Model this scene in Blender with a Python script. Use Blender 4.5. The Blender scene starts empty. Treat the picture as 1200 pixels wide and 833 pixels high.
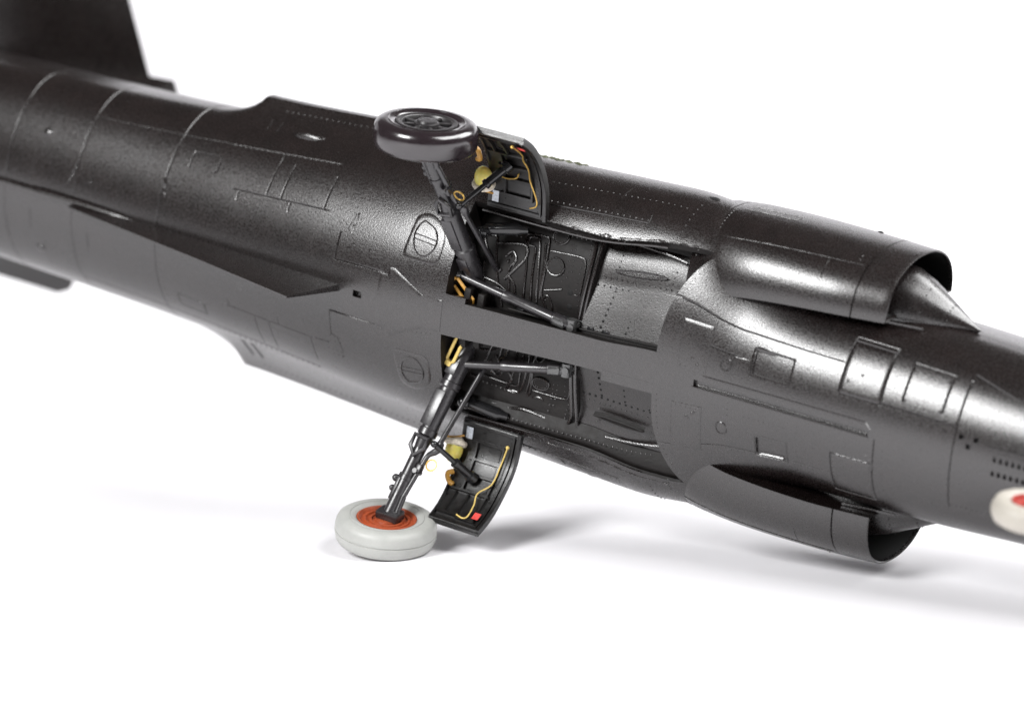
import bpy, bmesh, math, random
import numpy as np
from mathutils import Vector, Matrix
from mathutils.bvhtree import BVHTree
random.seed(7); rng = np.random.default_rng(7)
SC = bpy.context.scene
COL = SC.collection
SC.unit_settings.scale_length = 0.01          # one unit is one centimetre: a 1:48 display model

# ------------------------------------------------------------------ pose of the model and camera
# the model's own axes (s to the nose, l to the side that is up, b to the belly) seen as right/up/back of the camera
def unit(v):
    v = np.array(v, float); return v/np.linalg.norm(v)
S_ = unit((0.8465, -0.2500, 0.470))
L_ = np.array((0.083, 0.95, 0.30)); L_ = unit(L_-S_*(L_@S_))
B_ = np.cross(S_, L_)
FPX, CX, CY, D0 = 4270.0, 600.0, 416.5, 49.65
AXIS_CAM = np.array(((584-CX)/FPX*D0, -(346-CY)/FPX*D0, -D0))
TAU, BETA = 0.15, -0.03
UP = unit(L_-TAU*S_+BETA*B_)
XW = unit(np.array((1.0, 0, 0))-UP*UP[0]); YW = np.cross(UP, XW)
W = np.stack([XW, YW, UP])                      # camera axes -> world axes
M_PLANE = W@np.stack([S_, L_, B_], 1)           # model axes -> world axes
FLOOR_OFF = 3.1745                                # height of the model's axis above the table
ORIGIN = np.array((0.0, 0.0, FLOOR_OFF))
CAM_POS = ORIGIN-W@AXIS_CAM
cam_d = bpy.data.cameras.new('camera'); cam = bpy.data.objects.new('camera', cam_d); COL.objects.link(cam)
cam.matrix_world = Matrix([list(W[i])+[CAM_POS[i]] for i in range(3)]+[[0, 0, 0, 1]])
cam_d.sensor_width = 36; cam_d.lens = 36*FPX/1200; cam_d.clip_start = 1; cam_d.clip_end = 1000
SC.camera = cam
ROOT_M = Matrix([list(M_PLANE[i])+[ORIGIN[i]] for i in range(3)]+[[0, 0, 0, 1]])
# ------------------------------------------------------------------ light: studio, white paper sweep, dark room
world = bpy.data.worlds.new('World'); SC.world = world; world.use_nodes = True
bg = world.node_tree.nodes['Background']; bg.inputs[0].default_value = (1, .95, .93, 1); bg.inputs[1].default_value = .09
SC.view_settings.view_transform = 'Standard'; SC.view_settings.look = 'None'
SC.view_settings.exposure = 0.0; SC.view_settings.gamma = 1.0
def softbox(name, pos, target, sx, sy, radiance, col=(1, 1, 1)):
    d = bpy.data.lights.new(name, 'AREA'); d.shape = 'RECTANGLE'; d.size = sx; d.size_y = sy
    d.energy = radiance*math.pi*sx*sy; d.color = col
    o = bpy.data.objects.new(name, d); COL.objects.link(o)
    z = (Vector(pos)-Vector(target)).normalized()
    o.matrix_world = Matrix.Translation(pos) @ z.to_track_quat('Z', 'Y').to_matrix().to_4x4()
    return o
def aim(s, phi_deg, dist):
    """where a lamp must hang for its reflection to appear at that place on the hull"""
    ph = math.radians(phi_deg)
    n = Vector(M_PLANE @ np.array((0, math.sin(ph), math.cos(ph))))
    p = Vector(ORIGIN)+Vector(M_PLANE @ np.array((s, 1.6*math.sin(ph), 1.4*math.cos(ph))))
    v = (Vector(CAM_POS)-p).normalized()
    return p+(2*n.dot(v)*n-v)*dist
def sky_pos(el, az, dist):
    el, az = math.radians(el), math.radians(az)
    return Vector(ORIGIN)+Vector((math.sin(az)*math.cos(el), -math.cos(az)*math.cos(el), math.sin(el)))*dist
KEY = softbox('key_softbox', sky_pos(35, -47, 70), ORIGIN, 26, 23, 31.0)
SIDE = softbox('side_fill', (62, 26, 60), (6, 26, 0), 60, 46, 10.5)  # added fill lamp: keeps the paper white, placed clear of the hull's reflections
FRONT = softbox('front_fill', sky_pos(50, 62, 80), (0, 0, 0), 46, 40, 11.0)  # added fill lamp: lightens the model's shadows on the paper
SC.cycles.max_bounces = 8
cam_d.dof.use_dof = True; cam_d.dof.focus_distance = D0-1.6; cam_d.dof.aperture_fstop = .175

# ------------------------------------------------------------------ materials
def nodes_of(name):
    m = bpy.data.materials.new(name); m.use_nodes = True
    nt = m.node_tree; return m, nt, nt.nodes['Principled BSDF']
def N(nt, kind, **kw):
    n = nt.nodes.new(kind)
    for k, v in kw.items():
        if k in n.inputs.keys() if hasattr(n.inputs, 'keys') else False: n.inputs[k].default_value = v
        else: setattr(n, k, v)
    return n
def mat(name, col, rough=.5, spec=.5, var=0.0, vscale=6.0, grain=0.0, gscale=70.0, metal=0.0, coat=0.0, trans=0.0, rvar=0.0, fleck=0.0, coat_rough=.1, sss=0.0, speck=0.0):
    m, nt, b = nodes_of(name)
    b.inputs['Base Color'].default_value = (*col, 1); b.inputs['Roughness'].default_value = rough
    b.inputs['Specular IOR Level'].default_value = spec; b.inputs['Metallic'].default_value = metal
    b.inputs['Coat Weight'].default_value = coat; b.inputs['Coat Roughness'].default_value = coat_rough
    b.inputs['Transmission Weight'].default_value = trans
    if sss: b.inputs['Subsurface Weight'].default_value = sss; b.inputs['Subsurface Scale'].default_value = .1
    tc = N(nt, 'ShaderNodeTexCoord')
    if var or rvar:
        n1 = N(nt, 'ShaderNodeTexNoise'); n1.inputs['Scale'].default_value = vscale; n1.inputs['Detail'].default_value = 6; n1.inputs['Roughness'].default_value = .65
        nt.links.new(tc.outputs['Object'], n1.inputs['Vector'])
        if var:
            mr = N(nt, 'ShaderNodeMapRange'); mr.inputs['From Min'].default_value = .3; mr.inputs['From Max'].default_value = .7
            mr.inputs['To Min'].default_value = 1-var; mr.inputs['To Max'].default_value = 1+var
            nt.links.new(n1.outputs['Fac'], mr.inputs['Value'])
            mx = N(nt, 'ShaderNodeVectorMath', operation='SCALE'); mx.inputs[0].default_value = col
            nt.links.new(mr.outputs['Result'], mx.inputs['Scale']); nt.links.new(mx.outputs['Vector'], b.inputs['Base Color'])
        if rvar:
            m2 = N(nt, 'ShaderNodeMapRange'); m2.inputs['From Min'].default_value = .3; m2.inputs['From Max'].default_value = .7
            m2.inputs['To Min'].default_value = rough-rvar; m2.inputs['To Max'].default_value = rough+rvar
            nt.links.new(n1.outputs['Fac'], m2.inputs['Value']); nt.links.new(m2.outputs['Result'], b.inputs['Roughness'])
    if speck:
        n3 = N(nt, 'ShaderNodeTexNoise'); n3.inputs['Scale'].default_value = gscale*1.1; n3.inputs['Detail'].default_value = 2
        nt.links.new(tc.outputs['Object'], n3.inputs['Vector'])
        m3 = N(nt, 'ShaderNodeMapRange'); m3.inputs['From Min'].default_value = .38; m3.inputs['From Max'].default_value = .64
        m3.inputs['To Min'].default_value = rough-speck*.6; m3.inputs['To Max'].default_value = rough+speck
        nt.links.new(n3.outputs['Fac'], m3.inputs['Value']); nt.links.new(m3.outputs['Result'], b.inputs['Roughness'])
    if grain:
        n2 = N(nt, 'ShaderNodeTexNoise'); n2.inputs['Scale'].default_value = gscale; n2.inputs['Detail'].default_value = 3
        nt.links.new(tc.outputs['Object'], n2.inputs['Vector'])
        bp = N(nt, 'ShaderNodeBump'); bp.inputs['Strength'].default_value = grain; bp.inputs['Distance'].default_value = .01
        nt.links.new(n2.outputs['Fac'], bp.inputs['Height']); nt.links.new(bp.outputs['Normal'], b.inputs['Normal'])
    return m
PAINT = mat('satin_black_paint', (.0070, .0044, .0041), .25, 1.0, var=.3, vscale=3.0, grain=.22, gscale=58, speck=.10)
PAINT2 = mat('satin_black_panel_paint', (.0070, .0044, .0041), .25, 1.0, var=.3, vscale=3.0, grain=.22, gscale=58, speck=.10)
WELL = mat('well_black_paint', (.008, .0055, .005), .32, .75, var=.4, vscale=8, grain=.25, gscale=58, speck=.09, rvar=.05)
WELLF = mat('matt_well_black', (.007, .0055, .005), .55, .3, var=.4, vscale=8, grain=.35, gscale=30, rvar=.05)
GLOSS = mat('gloss_black_paint', (.012, .012, .013), .22, .6, grain=.15, gscale=30, rvar=.06, vscale=9)
STRUTM = mat('semi_gloss_black_strut', (.020, .018, .020), .32, .9, grain=.07, gscale=22, rvar=.08, vscale=12)
DOORM = mat('door_interior_black', (.0055, .0048, .0046), .33, .7, var=.4, vscale=14, grain=.2, gscale=70, rvar=.08)
DARK = mat('flat_black_interior', (.006, .006, .006), .7, .3)
TYRE_B = mat('glossy_black_tyre', (.0135, .0088, .0108), .19, .8, coat=.35, grain=.05, gscale=9, rvar=.06, vscale=5, coat_rough=.14)
HUB_B = mat('satin_black_hub', (.018, .016, .017), .38, .8, grain=.1, gscale=30)
TYRE_G = mat('light_grey_rubber', (.40, .405, .385), .45, .4, var=.08, vscale=4, grain=.12, gscale=25, rvar=.06)
HUB_R = mat('brick_red_hub_paint', (.34, .065, .022), .42, .5, var=.25, vscale=14, grain=.25, gscale=40)
TYRE_W = mat('white_tyre', (.40, .375, .33), .45, .4, var=.06, vscale=5)
HUB_N = mat('red_nose_hub', (.36, .04, .03), .4, .5, var=.15, vscale=10)
BRASS = mat('brass_wire', (.52, .33, .08), .32, .6, metal=.6, var=.25, vscale=25)
YELLOW = mat('pale_yellow_link_paint', (.68, .50, .15), .4, .5, var=.2, vscale=20, grain=.2, gscale=40)
OCHRE = mat('ochre_link_paint', (.50, .26, .045), .4, .5, var=.25, vscale=20, grain=.2, gscale=40)
BOTTLE = mat('translucent_yellow_bottle', (.78, .68, .16), .25, .5, var=.12, vscale=12, sss=.3)
CUFF = mat('chipped_cream_paint', (.72, .65, .54), .5, .4, var=.45, vscale=16, grain=.4, gscale=40)
LABELM = mat('pale_blue_white_label', (.62, .66, .72), .5, .4, var=.3, vscale=30)
REDTAG = mat('red_tag', (.62, .07, .06), .45, .4, var=.25, vscale=30)
BARE = mat('bare_resin_edge', (.055, .062, .030), .6, .3, var=.9, vscale=14, grain=.6, gscale=25)
STEEL = mat('dark_steel_fitting', (.10, .10, .10), .22, .6, metal=.55, grain=.2, gscale=30, rvar=.08, vscale=14)
PAPER = mat('white_paper', (.91, .90, .925), .75, .3)
# ------------------------------------------------------------------ fuselage: loft of sections
def hermite(xs, ys):
    xs = np.array(xs, float); ys = np.array(ys, float)
    d = np.diff(ys)/np.diff(xs); m = np.zeros(len(xs))
    for i in range(1, len(xs)-1):
        if d[i-1]*d[i] > 0:
            w1 = 2*(xs[i+1]-xs[i])+(xs[i]-xs[i-1]); w2 = (xs[i+1]-xs[i])+2*(xs[i]-xs[i-1])
            m[i] = (w1+w2)/(w1/d[i-1]+w2/d[i])
    m[0], m[-1] = d[0], d[-1]
    def f(x):
        x = np.clip(np.asarray(x, float), xs[0], xs[-1])
        i = np.clip(np.searchsorted(xs, x)-1, 0, len(xs)-2)
        h = xs[i+1]-xs[i]; t = (x-xs[i])/h
        return (2*t**3-3*t**2+1)*ys[i]+(t**3-2*t**2+t)*h*m[i]+(3*t**2-2*t**3)*ys[i+1]+(t**3-t**2)*h*m[i+1]
    return f
SX   = [-14.0, -12., -9.0, -6.4, -5.0, -3.7, -2.0, -1.0, 0.0, 1.0, 2.0, 2.7, 3.3, 4.2, 5.2, 6.2, 7.2, 8.2, 10., 13., 16., 18.4]
f_w  = hermite(SX, [1.10, 1.25, 1.42, 1.505, 1.565, 1.655, 1.78, 1.84, 1.88, 1.91, 1.94, 1.98, 1.97, 1.55, 1.30, 1.28, 1.24, 1.18, 1.10, .90, .52, .03])
f_bc = hermite(SX, [.2, .2, .22, .20, .15, .10, .04, 0, 0, 0, 0, 0, 0, 0, .02, .04, .08, .08, .06, .02, 0, 0])
f_kl = hermite(SX, [.98, 1.08, 1.18, 1.25, 1.30, 1.37, 1.45, 1.47, 1.42, 1.30, 1.20, 1.16, 1.14, 1.12, 1.12, 1.12, 1.12, 1.10, 1.00, .83, .50, .03])
f_tp = hermite(SX, [2.2, 2.25, 2.2, 2.1, 2.0, 1.95, 1.9, 1.9, 1.9, 1.9, 1.9, 1.9, 1.9, 1.9, 1.95, 2.0, 2.05, 2.0, 1.6, 1.0, .5, .03])
f_n  = hermite(SX, [1.9, 1.9, 1.88, 1.86, 1.85, 1.85, 1.88, 1.92, 2.02, 2.15, 2.25, 2.2, 2.05, 2.02, 2.02, 2.02, 2.02, 2.02, 2.0, 2.0, 2.0, 2.0])
f_lc = hermite(SX, [.3, .3, .3, .3, .3, .5, .8, .9, 1.0, 1.03, 1.06, 1.08, 1.10, 1.05, .9, .8, .8, .8, .8, .5, .2, .0])
f_lr = hermite(SX, [.1, .1, .2, .3, .4, .6, .8, .85, .87, .89, .91, .90, .80, .6, .3, .1, .1, .1, .1, .1, .1, .01])
NAC_B = -0.10
def radius(s, phi):
    """distance from the section's centre; phi 0 points to the belly, +90 degrees to the upper side"""
    s, phi = np.broadcast_arrays(np.asarray(s, float), np.asarray(phi, float))
    w, bc, n = f_w(s), f_bc(s), f_n(s)
    c, q = np.cos(phi), np.sin(phi)
    hb = np.where(c >= 0, f_kl(s)-bc, f_tp(s)+bc)
    rc = 1/((np.abs(c)/hb)**n+(np.abs(q)/w)**n)**(1/n)
    # side lobes (air ducts)
    lc, lr = f_lc(s), f_lr(s)
    db, dl = c, np.abs(q)
    cb = NAC_B-bc
    pr = db*cb+dl*lc; disc = pr**2-(cb**2+lc**2-lr**2)
    rl = np.where((disc > 0), pr+np.sqrt(np.maximum(disc, 0)), 0.0); rl = np.where(rl > 0, rl, 1e-3)
    p = 12.0
    return (rc**p+rl**p)**(1/p)
def surf(s, phi, off=0.0):
    s, phi = np.broadcast_arrays(np.asarray(s, float), np.asarray(phi, float))
    r = radius(s, phi)+off
    return np.stack([s, r*np.sin(phi), f_bc(s)+r*np.cos(phi)], -1)
# ------------------------------------------------------------------ mesh kit (all in the model's own axes s, l, b)
class MB:
    def __init__(self): self.v = []; self.f = []; self.m = []
    def add(self, verts, faces, mi=0):
        o = len(self.v); self.v += [tuple(map(float, p)) for p in verts]; self.f += [tuple(i+o for i in f) for f in faces]; self.m += [mi]*len(faces); return self
    def grid(self, G, mi=0, close_u=False, close_v=False, flip=False):
        G = np.asarray(G); a, b = G.shape[:2]; fs = []
        for i in range(a if close_u else a-1):
            for j in range(b if close_v else b-1):
                q = (i*b+j, i*b+(j+1) % b, ((i+1) % a)*b+(j+1) % b, ((i+1) % a)*b+j)
                fs.append(q[::-1] if flip else q)
        return self.add(G.reshape(-1, 3), fs, mi)
    def tube(self, pts, r, n=8, caps=True, mi=0, closed=False):
        pts = [np.array(p, float) for p in pts]; k = len(pts)
        rs = r if hasattr(r, '__len__') else [r]*k
        T = []
        for i in range(k):
            if closed: d = pts[(i+1) % k]-pts[i-1]
            else: d = pts[min(i+1, k-1)]-pts[max(i-1, 0)]
            if np.linalg.norm(d) < 1e-9: d = T[-1] if T else np.array((1., 0, 0))
            T.append(unit(d))
        a = np.array((0, 0, 1.0)) if abs(T[0][2]) < .9 else np.array((1.0, 0, 0))
        u = unit(np.cross(T[0], a)); rows = []
        for i in range(k):
            u = unit(u-T[i]*(u@T[i])); w = np.cross(T[i], u)
            rows.append([pts[i]+rs[i]*(math.cos(2*math.pi*j/n)*u+math.sin(2*math.pi*j/n)*w) for j in range(n)])
        o = len(self.v); self.grid(np.array(rows), mi, close_u=closed, close_v=True)
        if caps and not closed:
            self.f += [tuple(o+j for j in range(n))[::-1], tuple(o+(k-1)*n+j for j in range(n))]; self.m += [mi, mi]
        return self
    def lathe(self, prof, origin, axis, n=40, mi=0, ref=None):
        """prof: (radius, height along axis)"""
        ax = unit(axis); a = np.array(ref if ref is not None else ((0, 0, 1.0) if abs(ax[2]) < .9 else (1.0, 0, 0)), float)
        u = unit(a-ax*(a@ax)); w = np.cross(ax, u); O = np.array(origin, float)
        G = np.array([[O+ax*h+r*(math.cos(2*math.pi*j/n)*u+math.sin(2*math.pi*j/n)*w) for j in range(n)] for r, h in prof])
        return self.grid(G, mi, close_v=True)
    def box(self, c, ex, ey, ez, bev=.0, mi=0):
        """c centre; ex, ey, ez half-extent vectors; bevelled edges"""
        c, ex, ey, ez = (np.array(q, float) for q in (c, ex, ey, ez))
        bm = bmesh.new(); bmesh.ops.create_cube(bm, size=2)
        if bev:
            L = [np.linalg.norm(ex), np.linalg.norm(ey), np.linalg.norm(ez)]
            for v in bm.verts: v.co = Vector((v.co[0]*L[0], v.co[1]*L[1], v.co[2]*L[2]))
            bmesh.ops.bevel(bm, geom=bm.edges[:], offset=bev, segments=2, profile=.5, affect='EDGES')
            for v in bm.verts: v.co = Vector((v.co[0]/L[0], v.co[1]/L[1], v.co[2]/L[2]))
        bm.verts.index_update()
        self.add([c+v.co[0]*ex+v.co[1]*ey+v.co[2]*ez for v in bm.verts], [tuple(v.index for v in f.verts) for f in bm.faces], mi); bm.free()
        return self
    def ball(self, c, ex, ey=None, ez=None, n=14, m=9, mi=0):
        if ey is None: ex, ey, ez = (ex, 0, 0), (0, ex, 0), (0, 0, ex)
        c, ex, ey, ez = (np.array(q, float) for q in (c, ex, ey, ez))
        G = [[c+math.sin(t)*math.cos(p)*ex+math.sin(t)*math.sin(p)*ey+math.cos(t)*ez for p in np.linspace(0, 2*math.pi, n, endpoint=False)] for t in np.linspace(.02, math.pi-.02, m)]
        return self.grid(np.array(G), mi, close_v=True)
    def build(self, name, mats, parent, sharp=38, label=None, kind=None, loc=None):
        me = bpy.data.meshes.new(name); V = np.array(self.v)
        if loc is None: loc = V.mean(0) if len(V) else np.zeros(3)
        par = PARENT_ORG.get(parent.name, np.zeros(3)) if parent is not None else np.zeros(3)
        me.from_pydata((V-loc).tolist(), [], self.f)
        for m in (mats if isinstance(mats, (list, tuple)) else [mats]): me.materials.append(m)
        me.polygons.foreach_set('material_index', self.m)
        bm = bmesh.new(); bm.from_mesh(me); bmesh.ops.remove_doubles(bm, verts=bm.verts, dist=1e-5); bmesh.ops.recalc_face_normals(bm, faces=bm.faces); bm.to_mesh(me); bm.free()
        me.polygons.foreach_set('use_smooth', [True]*len(me.polygons))
        me.set_sharp_from_angle(angle=math.radians(sharp)); me.update()
        o = bpy.data.objects.new(name, me); COL.objects.link(o)
        if parent is not None: o.parent = parent
        o.location = Vector(np.array(loc)-par); PARENT_ORG[o.name] = np.array(loc, float)
        if label: o['label'] = label
        if kind: o['kind'] = kind
        return o
PARENT_ORG = {}
def empty(name, parent, org=(0, 0, 0), label=None):
    o = bpy.data.objects.new(name, None); COL.objects.link(o); o.empty_display_size = .2
    par = PARENT_ORG.get(parent.name, np.zeros(3)) if parent is not None else np.zeros(3)
    if parent is not None: o.parent = parent
    o.location = Vector(np.array(org, float)-par); PARENT_ORG[o.name] = np.array(org, float)
    if label: o['label'] = label
    return o
def bez(pts, n=6):
    """smooth curve through points (Catmull-Rom)"""
    P = [np.array(p, float) for p in pts]; P = [2*P[0]-P[1]]+P+[2*P[-1]-P[-2]]; out = []
    for i in range(1, len(P)-2):
        for t in np.linspace(0, 1, n, endpoint=False):
            out.append(.5*((2*P[i])+(-P[i-1]+P[i+1])*t+(2*P[i-1]-5*P[i]+4*P[i+1]-P[i+2])*t*t+(-P[i-1]+3*P[i]-3*P[i+1]+P[i+2])*t**3))
    out.append(P[-2]); return out
def dens(poly, step=.06):
    """subdivide a (s, phi) polyline so that it can follow the hull"""
    out = []
    for a, b in zip(poly[:-1], poly[1:]):
        a, b = np.array(a, float), np.array(b, float)
        L = math.hypot(b[0]-a[0], math.radians(b[1]-a[1])*1.5); n = max(1, int(L/step))
        out += [a+(b-a)*i/n for i in range(n)]
    return out+[np.array(poly[-1], float)]
def on(s, phd, off=0.0): return surf(s, math.radians(phd), off)
def nrm_at(s, phd):
    e = 1e-3; a = on(s+e, phd)-on(s-e, phd); b = on(s, phd+.2)-on(s, phd-.2); n = unit(np.cross(a, b))
    q = on(s, phd)-np.array((s, 0, f_bc(s))); return n if n@q > 0 else -n
def dome(mb, p, n, r, h, k=6):
    n = unit(n); a = np.array((1.0, 0, 0)) if abs(n[0]) < .9 else np.array((0, 1.0, 0)); u = unit(np.cross(n, a)); w = np.cross(n, u)
    vs = [p-n*.004+r*(math.cos(2*math.pi*j/k)*u+math.sin(2*math.pi*j/k)*w) for j in range(k)]
    vs += [p+n*h*.8+.6*r*(math.cos(2*math.pi*j/k)*u+math.sin(2*math.pi*j/k)*w) for j in range(k)]+[p+n*h]
    mb.add(vs, [(j, (j+1) % k, k+(j+1) % k, k+j) for j in range(k)]+[(k+j, k+(j+1) % k, 2*k) for j in range(k)])
def rivet_row(mb, poly, pitch=.085, r=.013, h=.012, off=0.0, side=1):
    d = dens(poly, .01); acc = pitch; last = None
    for q in d:
        p = on(q[0], side*q[1], off(q[1]) if callable(off) else off)
        if last is not None: acc += np.linalg.norm(p-last)
        last = p
        if acc >= pitch: acc = 0.0; dome(mb, p, nrm_at(q[0], side*q[1]), r, h)
def hull_pipe(mb, poly, r=.02, off=0.0, side=1, n=6, smooth=True):
    pts = [np.array(q, float) for q in poly]
    if smooth and len(pts) > 2: pts = bez(pts, 5)
    else: pts = dens(pts)
    mb.tube([on(q[0], side*q[1], off) for q in pts], r, n)
def plate(mb, outline, off, thick=.015, side=1, bev=.008, mi=0, rings=4, bulge=0.0):
    """plate that follows the hull; outline: closed (s, phi) polygon"""
    P = np.array(dens(list(outline)+[outline[0]], .05)[:-1]); c = P.mean(0); rows = []
    for k, (f, o) in enumerate([(1.0, off-thick), (1.0, off-bev*.4)]+[(1-.0, off-.001)]*0+[(1-.02-(.96*i/rings), off+bulge*(i/rings)) for i in range(rings)]):
        Q = c+(P-c)*f; rows.append([on(q[0], side*q[1], o) for q in Q])
    G = np.array(rows); base = len(mb.v); mb.grid(G, mi, close_v=True)
    mb.add([on(c[0], side*c[1], off+bulge)], [], mi); ctr = len(mb.v)-1; n = len(P); lo = base+(len(rows)-1)*n
    mb.f += [(lo+j, lo+(j+1) % n, ctr) for j in range(n)]; mb.m += [mi]*n
def rounded(poly, r=.04, k=4):
    """rounded corners of a (s, phi-degree) polygon, r in cm"""
    sc = np.array((1.0, 1/38.0)); P = [np.array(p, float)*sc for p in poly]; out = []
    for i in range(len(P)):
        a, b, c = P[i-1], P[i], P[(i+1) % len(P)]
        u, w = unit(a-b), unit(c-b); rr = min(r, .45*np.linalg.norm(a-b), .45*np.linalg.norm(c-b))
        for t in np.linspace(0, 1, k+1): out.append(((1-t)**2*(b+u*rr)+2*t*(1-t)*b+t*t*(b+w*rr))/sc)
    return [tuple(q) for q in out]
# ------------------------------------------------------------------ the table and the model's root
def make_backdrop():
    mb = MB(); prof = [(-75, 0), (-40, 0), (-20, 0), (0, 0), (20, 0), (52, 0)]
    prof += [(52+26*math.sin(a), 26-26*math.cos(a)) for a in np.linspace(.1, 1.4, 14)]+[(79.5, 42)]
    G = np.array([[(x, y, z) for x in np.linspace(-110, 110, 12)] for y, z in prof]); mb.grid(G)
    me = bpy.data.meshes.new('backdrop'); me.from_pydata([Vector(p) for p in mb.v], [], mb.f); me.materials.append(PAPER)
    me.polygons.foreach_set('use_smooth', [True]*len(me.polygons))
    o = bpy.data.objects.new('backdrop', me); COL.objects.link(o); o['kind'] = 'structure'; o['label'] = 'seamless white paper sweep under and behind the model'
make_backdrop()
BASE = M_PLANE.T@np.array((0, 0, -FLOOR_OFF))
root = bpy.data.objects.new('model_jet', None); COL.objects.link(root)
root.matrix_world = ROOT_M @ Matrix.Translation(Vector(BASE)); root.empty_display_size = 1
root['label'] = 'black scale model jet lying on its side with belly and extended landing gear shown'; root['category'] = 'model aircraft'
PARENT_ORG[root.name] = BASE

# ------------------------------------------------------------------ fuselage
def smooth01(x): x = np.clip(x, 0, 1); return x*x*(3-2*x)
S0W, S1W, TH0, TH1 = 0.0, 3.1, 10.0, 57.0
def hat(q): return np.where(q < S1W, smooth01((q-1.5)/(S1W-1.5)), 1-smooth01((q-S1W)/1.2))
def warp(q, th):
    """grid coordinates -> true station and angle; bends the grid so that the well's edges lie on grid lines"""
    q, th = np.broadcast_arrays(np.asarray(q, float), np.asarray(th, float))
    a, sg = np.abs(th), np.sign(th)
    k0 = np.where(q < S1W, smooth01((q-2.2)/.9), 1-smooth01((q-S1W)/1.2)); k1 = np.where(q < S1W, smooth01((q-1.9)/1.2), 1-smooth01((q-S1W)/1.2))
    fi, fo = TH0+2.8*k0, TH1+8*k1+np.where(th > 0, 2.7, 0.0)
    ph = np.where(a < TH0, a*fi/TH0, np.where(a < TH1, fi+(a-TH0)*(fo-fi)/(TH1-TH0), np.where(a < 80, fo+(a-TH1)*(80-fo)/(80-TH1), a)))
    g = .42*(np.minimum(ph, 72)/65)**4*np.where(ph > 80, np.clip(1-(ph-80)/50, 0, 1), 1)
    return q+hat(q)*g, ph*sg
def gw(q, th, off, sd):
    s, ph = warp(q, th); return surf(s, np.radians(ph*sd), off)
HW, GD = .010, .018
RINGS, LONGS, POCKETS = [], [], []      # (station, angle from, angle to), (angle, station from, to), (s0, s1, a0, a1, depth)
def ring(s, a0, a1, both=True):
    RINGS.append((s, a0, a1))
    if both: RINGS.append((s, -a1, -a0))
def longl(a, s0, s1, both=True):
    LONGS.append((a, s0, s1))
    if both: LONGS.append((-a, s0, s1))
def rect(s0, s1, a0, a1, both=True):
    for s in (s0, s1): ring(s, a0, a1, both)
    for a in (a0, a1): longl(a, s0, s1, both)
for s in (-7.62, -6.38, -4.86): ring(s, -125, 125, False)
longl(61.5, -6.38, -2.2); rect(-4.55, -4.08, 43.5, 52.5)
ring(-3.15, 37.2, 60); ring(-2.9, 37.2, 58); ring(-2.17, 37.2, 54); longl(37.2, -3.65, -2.12); ring(-3.6, 32, 37.2); ring(-2.72, 32, 37.2)
ring(-1.79, 14.5, 36.5); longl(14.5, -1.79, -1.02); ring(-7.15, 14, 30); ring(-6.1, 20, 34)
POCKETS.append((-1.41, -1.27, -2.4, 1.2, .09))
longl(38.5, 3.15, 5.66); rect(5.69, 6.28, 20, 55, False); rect(6.56, 7.12, 26, 50, False); longl(21, 5.7, 7.35, False); ring(7.35, -40, 50, False)
rect(5.69, 6.28, -55, -22, False); ring(6.29, -27, -4, False); longl(23.5, 3.5, 4.3, False)
POCKETS.append((4.47, 4.98, 16, 31.5, .022)); POCKETS.append((3.68, 6.2, -2.6, 1.6, .06)); POCKETS.append((4.62, 5.03, -39.5, -26, .035))
for s, a in ((7.44, 15.3), (7.64, 15.7), (7.55, 10.2)): POCKETS.append((s-.035, s+.035, a-1.6, a+1.6, .07))
for i in range(6):
    for a in (4.6, -5.4): POCKETS.append((7.9+i*.082, 7.945+i*.082, a, a+3.6, .05))
def ded(v, gap):
    o = []
    for e in v:
        if not o or e-o[-1] > gap: o.append(e)
    return o
def breaks(lo_hi_steps, extra, gap):
    b = []
    for lo, hi, st in lo_hi_steps: b += list(np.arange(lo, hi, st))
    b.append(lo_hi_steps[-1][1]); ex = sorted(extra)
    ex = [e for i, e in enumerate(ex) ]; ex = ded(ex, gap)
    tol = min(st for *_, st in lo_hi_steps)*.3; E = np.array(ex)
    b = [x for x in b if len(E) == 0 or np.min(np.abs(E-x)) > tol or x in (lo_hi_steps[0][0], lo_hi_steps[-1][1])]
    return np.array(sorted(set(b)|set(ex)))
e_ = .006; DEG = math.degrees(1)/1.45
xs = [S0W, S1W]; ts = [TH0, -TH0, TH1, -TH1]
for s, *_ in RINGS: xs += [s-2*HW, s-HW, s, s+HW, s+2*HW]
for a, *_ in LONGS: ts += [a-2*HW*DEG, a-HW*DEG, a, a+HW*DEG, a+2*HW*DEG]
for s0, s1, a0, a1, d in POCKETS: xs += [s0, s0+e_, s1-e_, s1]; ts += [a0, a0+e_*DEG, a1-e_*DEG, a1]
XS = breaks([(-14, -9, .25), (-9, 9, .085), (9, 18.4, .3)], xs, .0021); TS = breaks([(-180, -105, 5), (-105, 105, 1.6), (105, 180, 5)], ts, .085)
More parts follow.
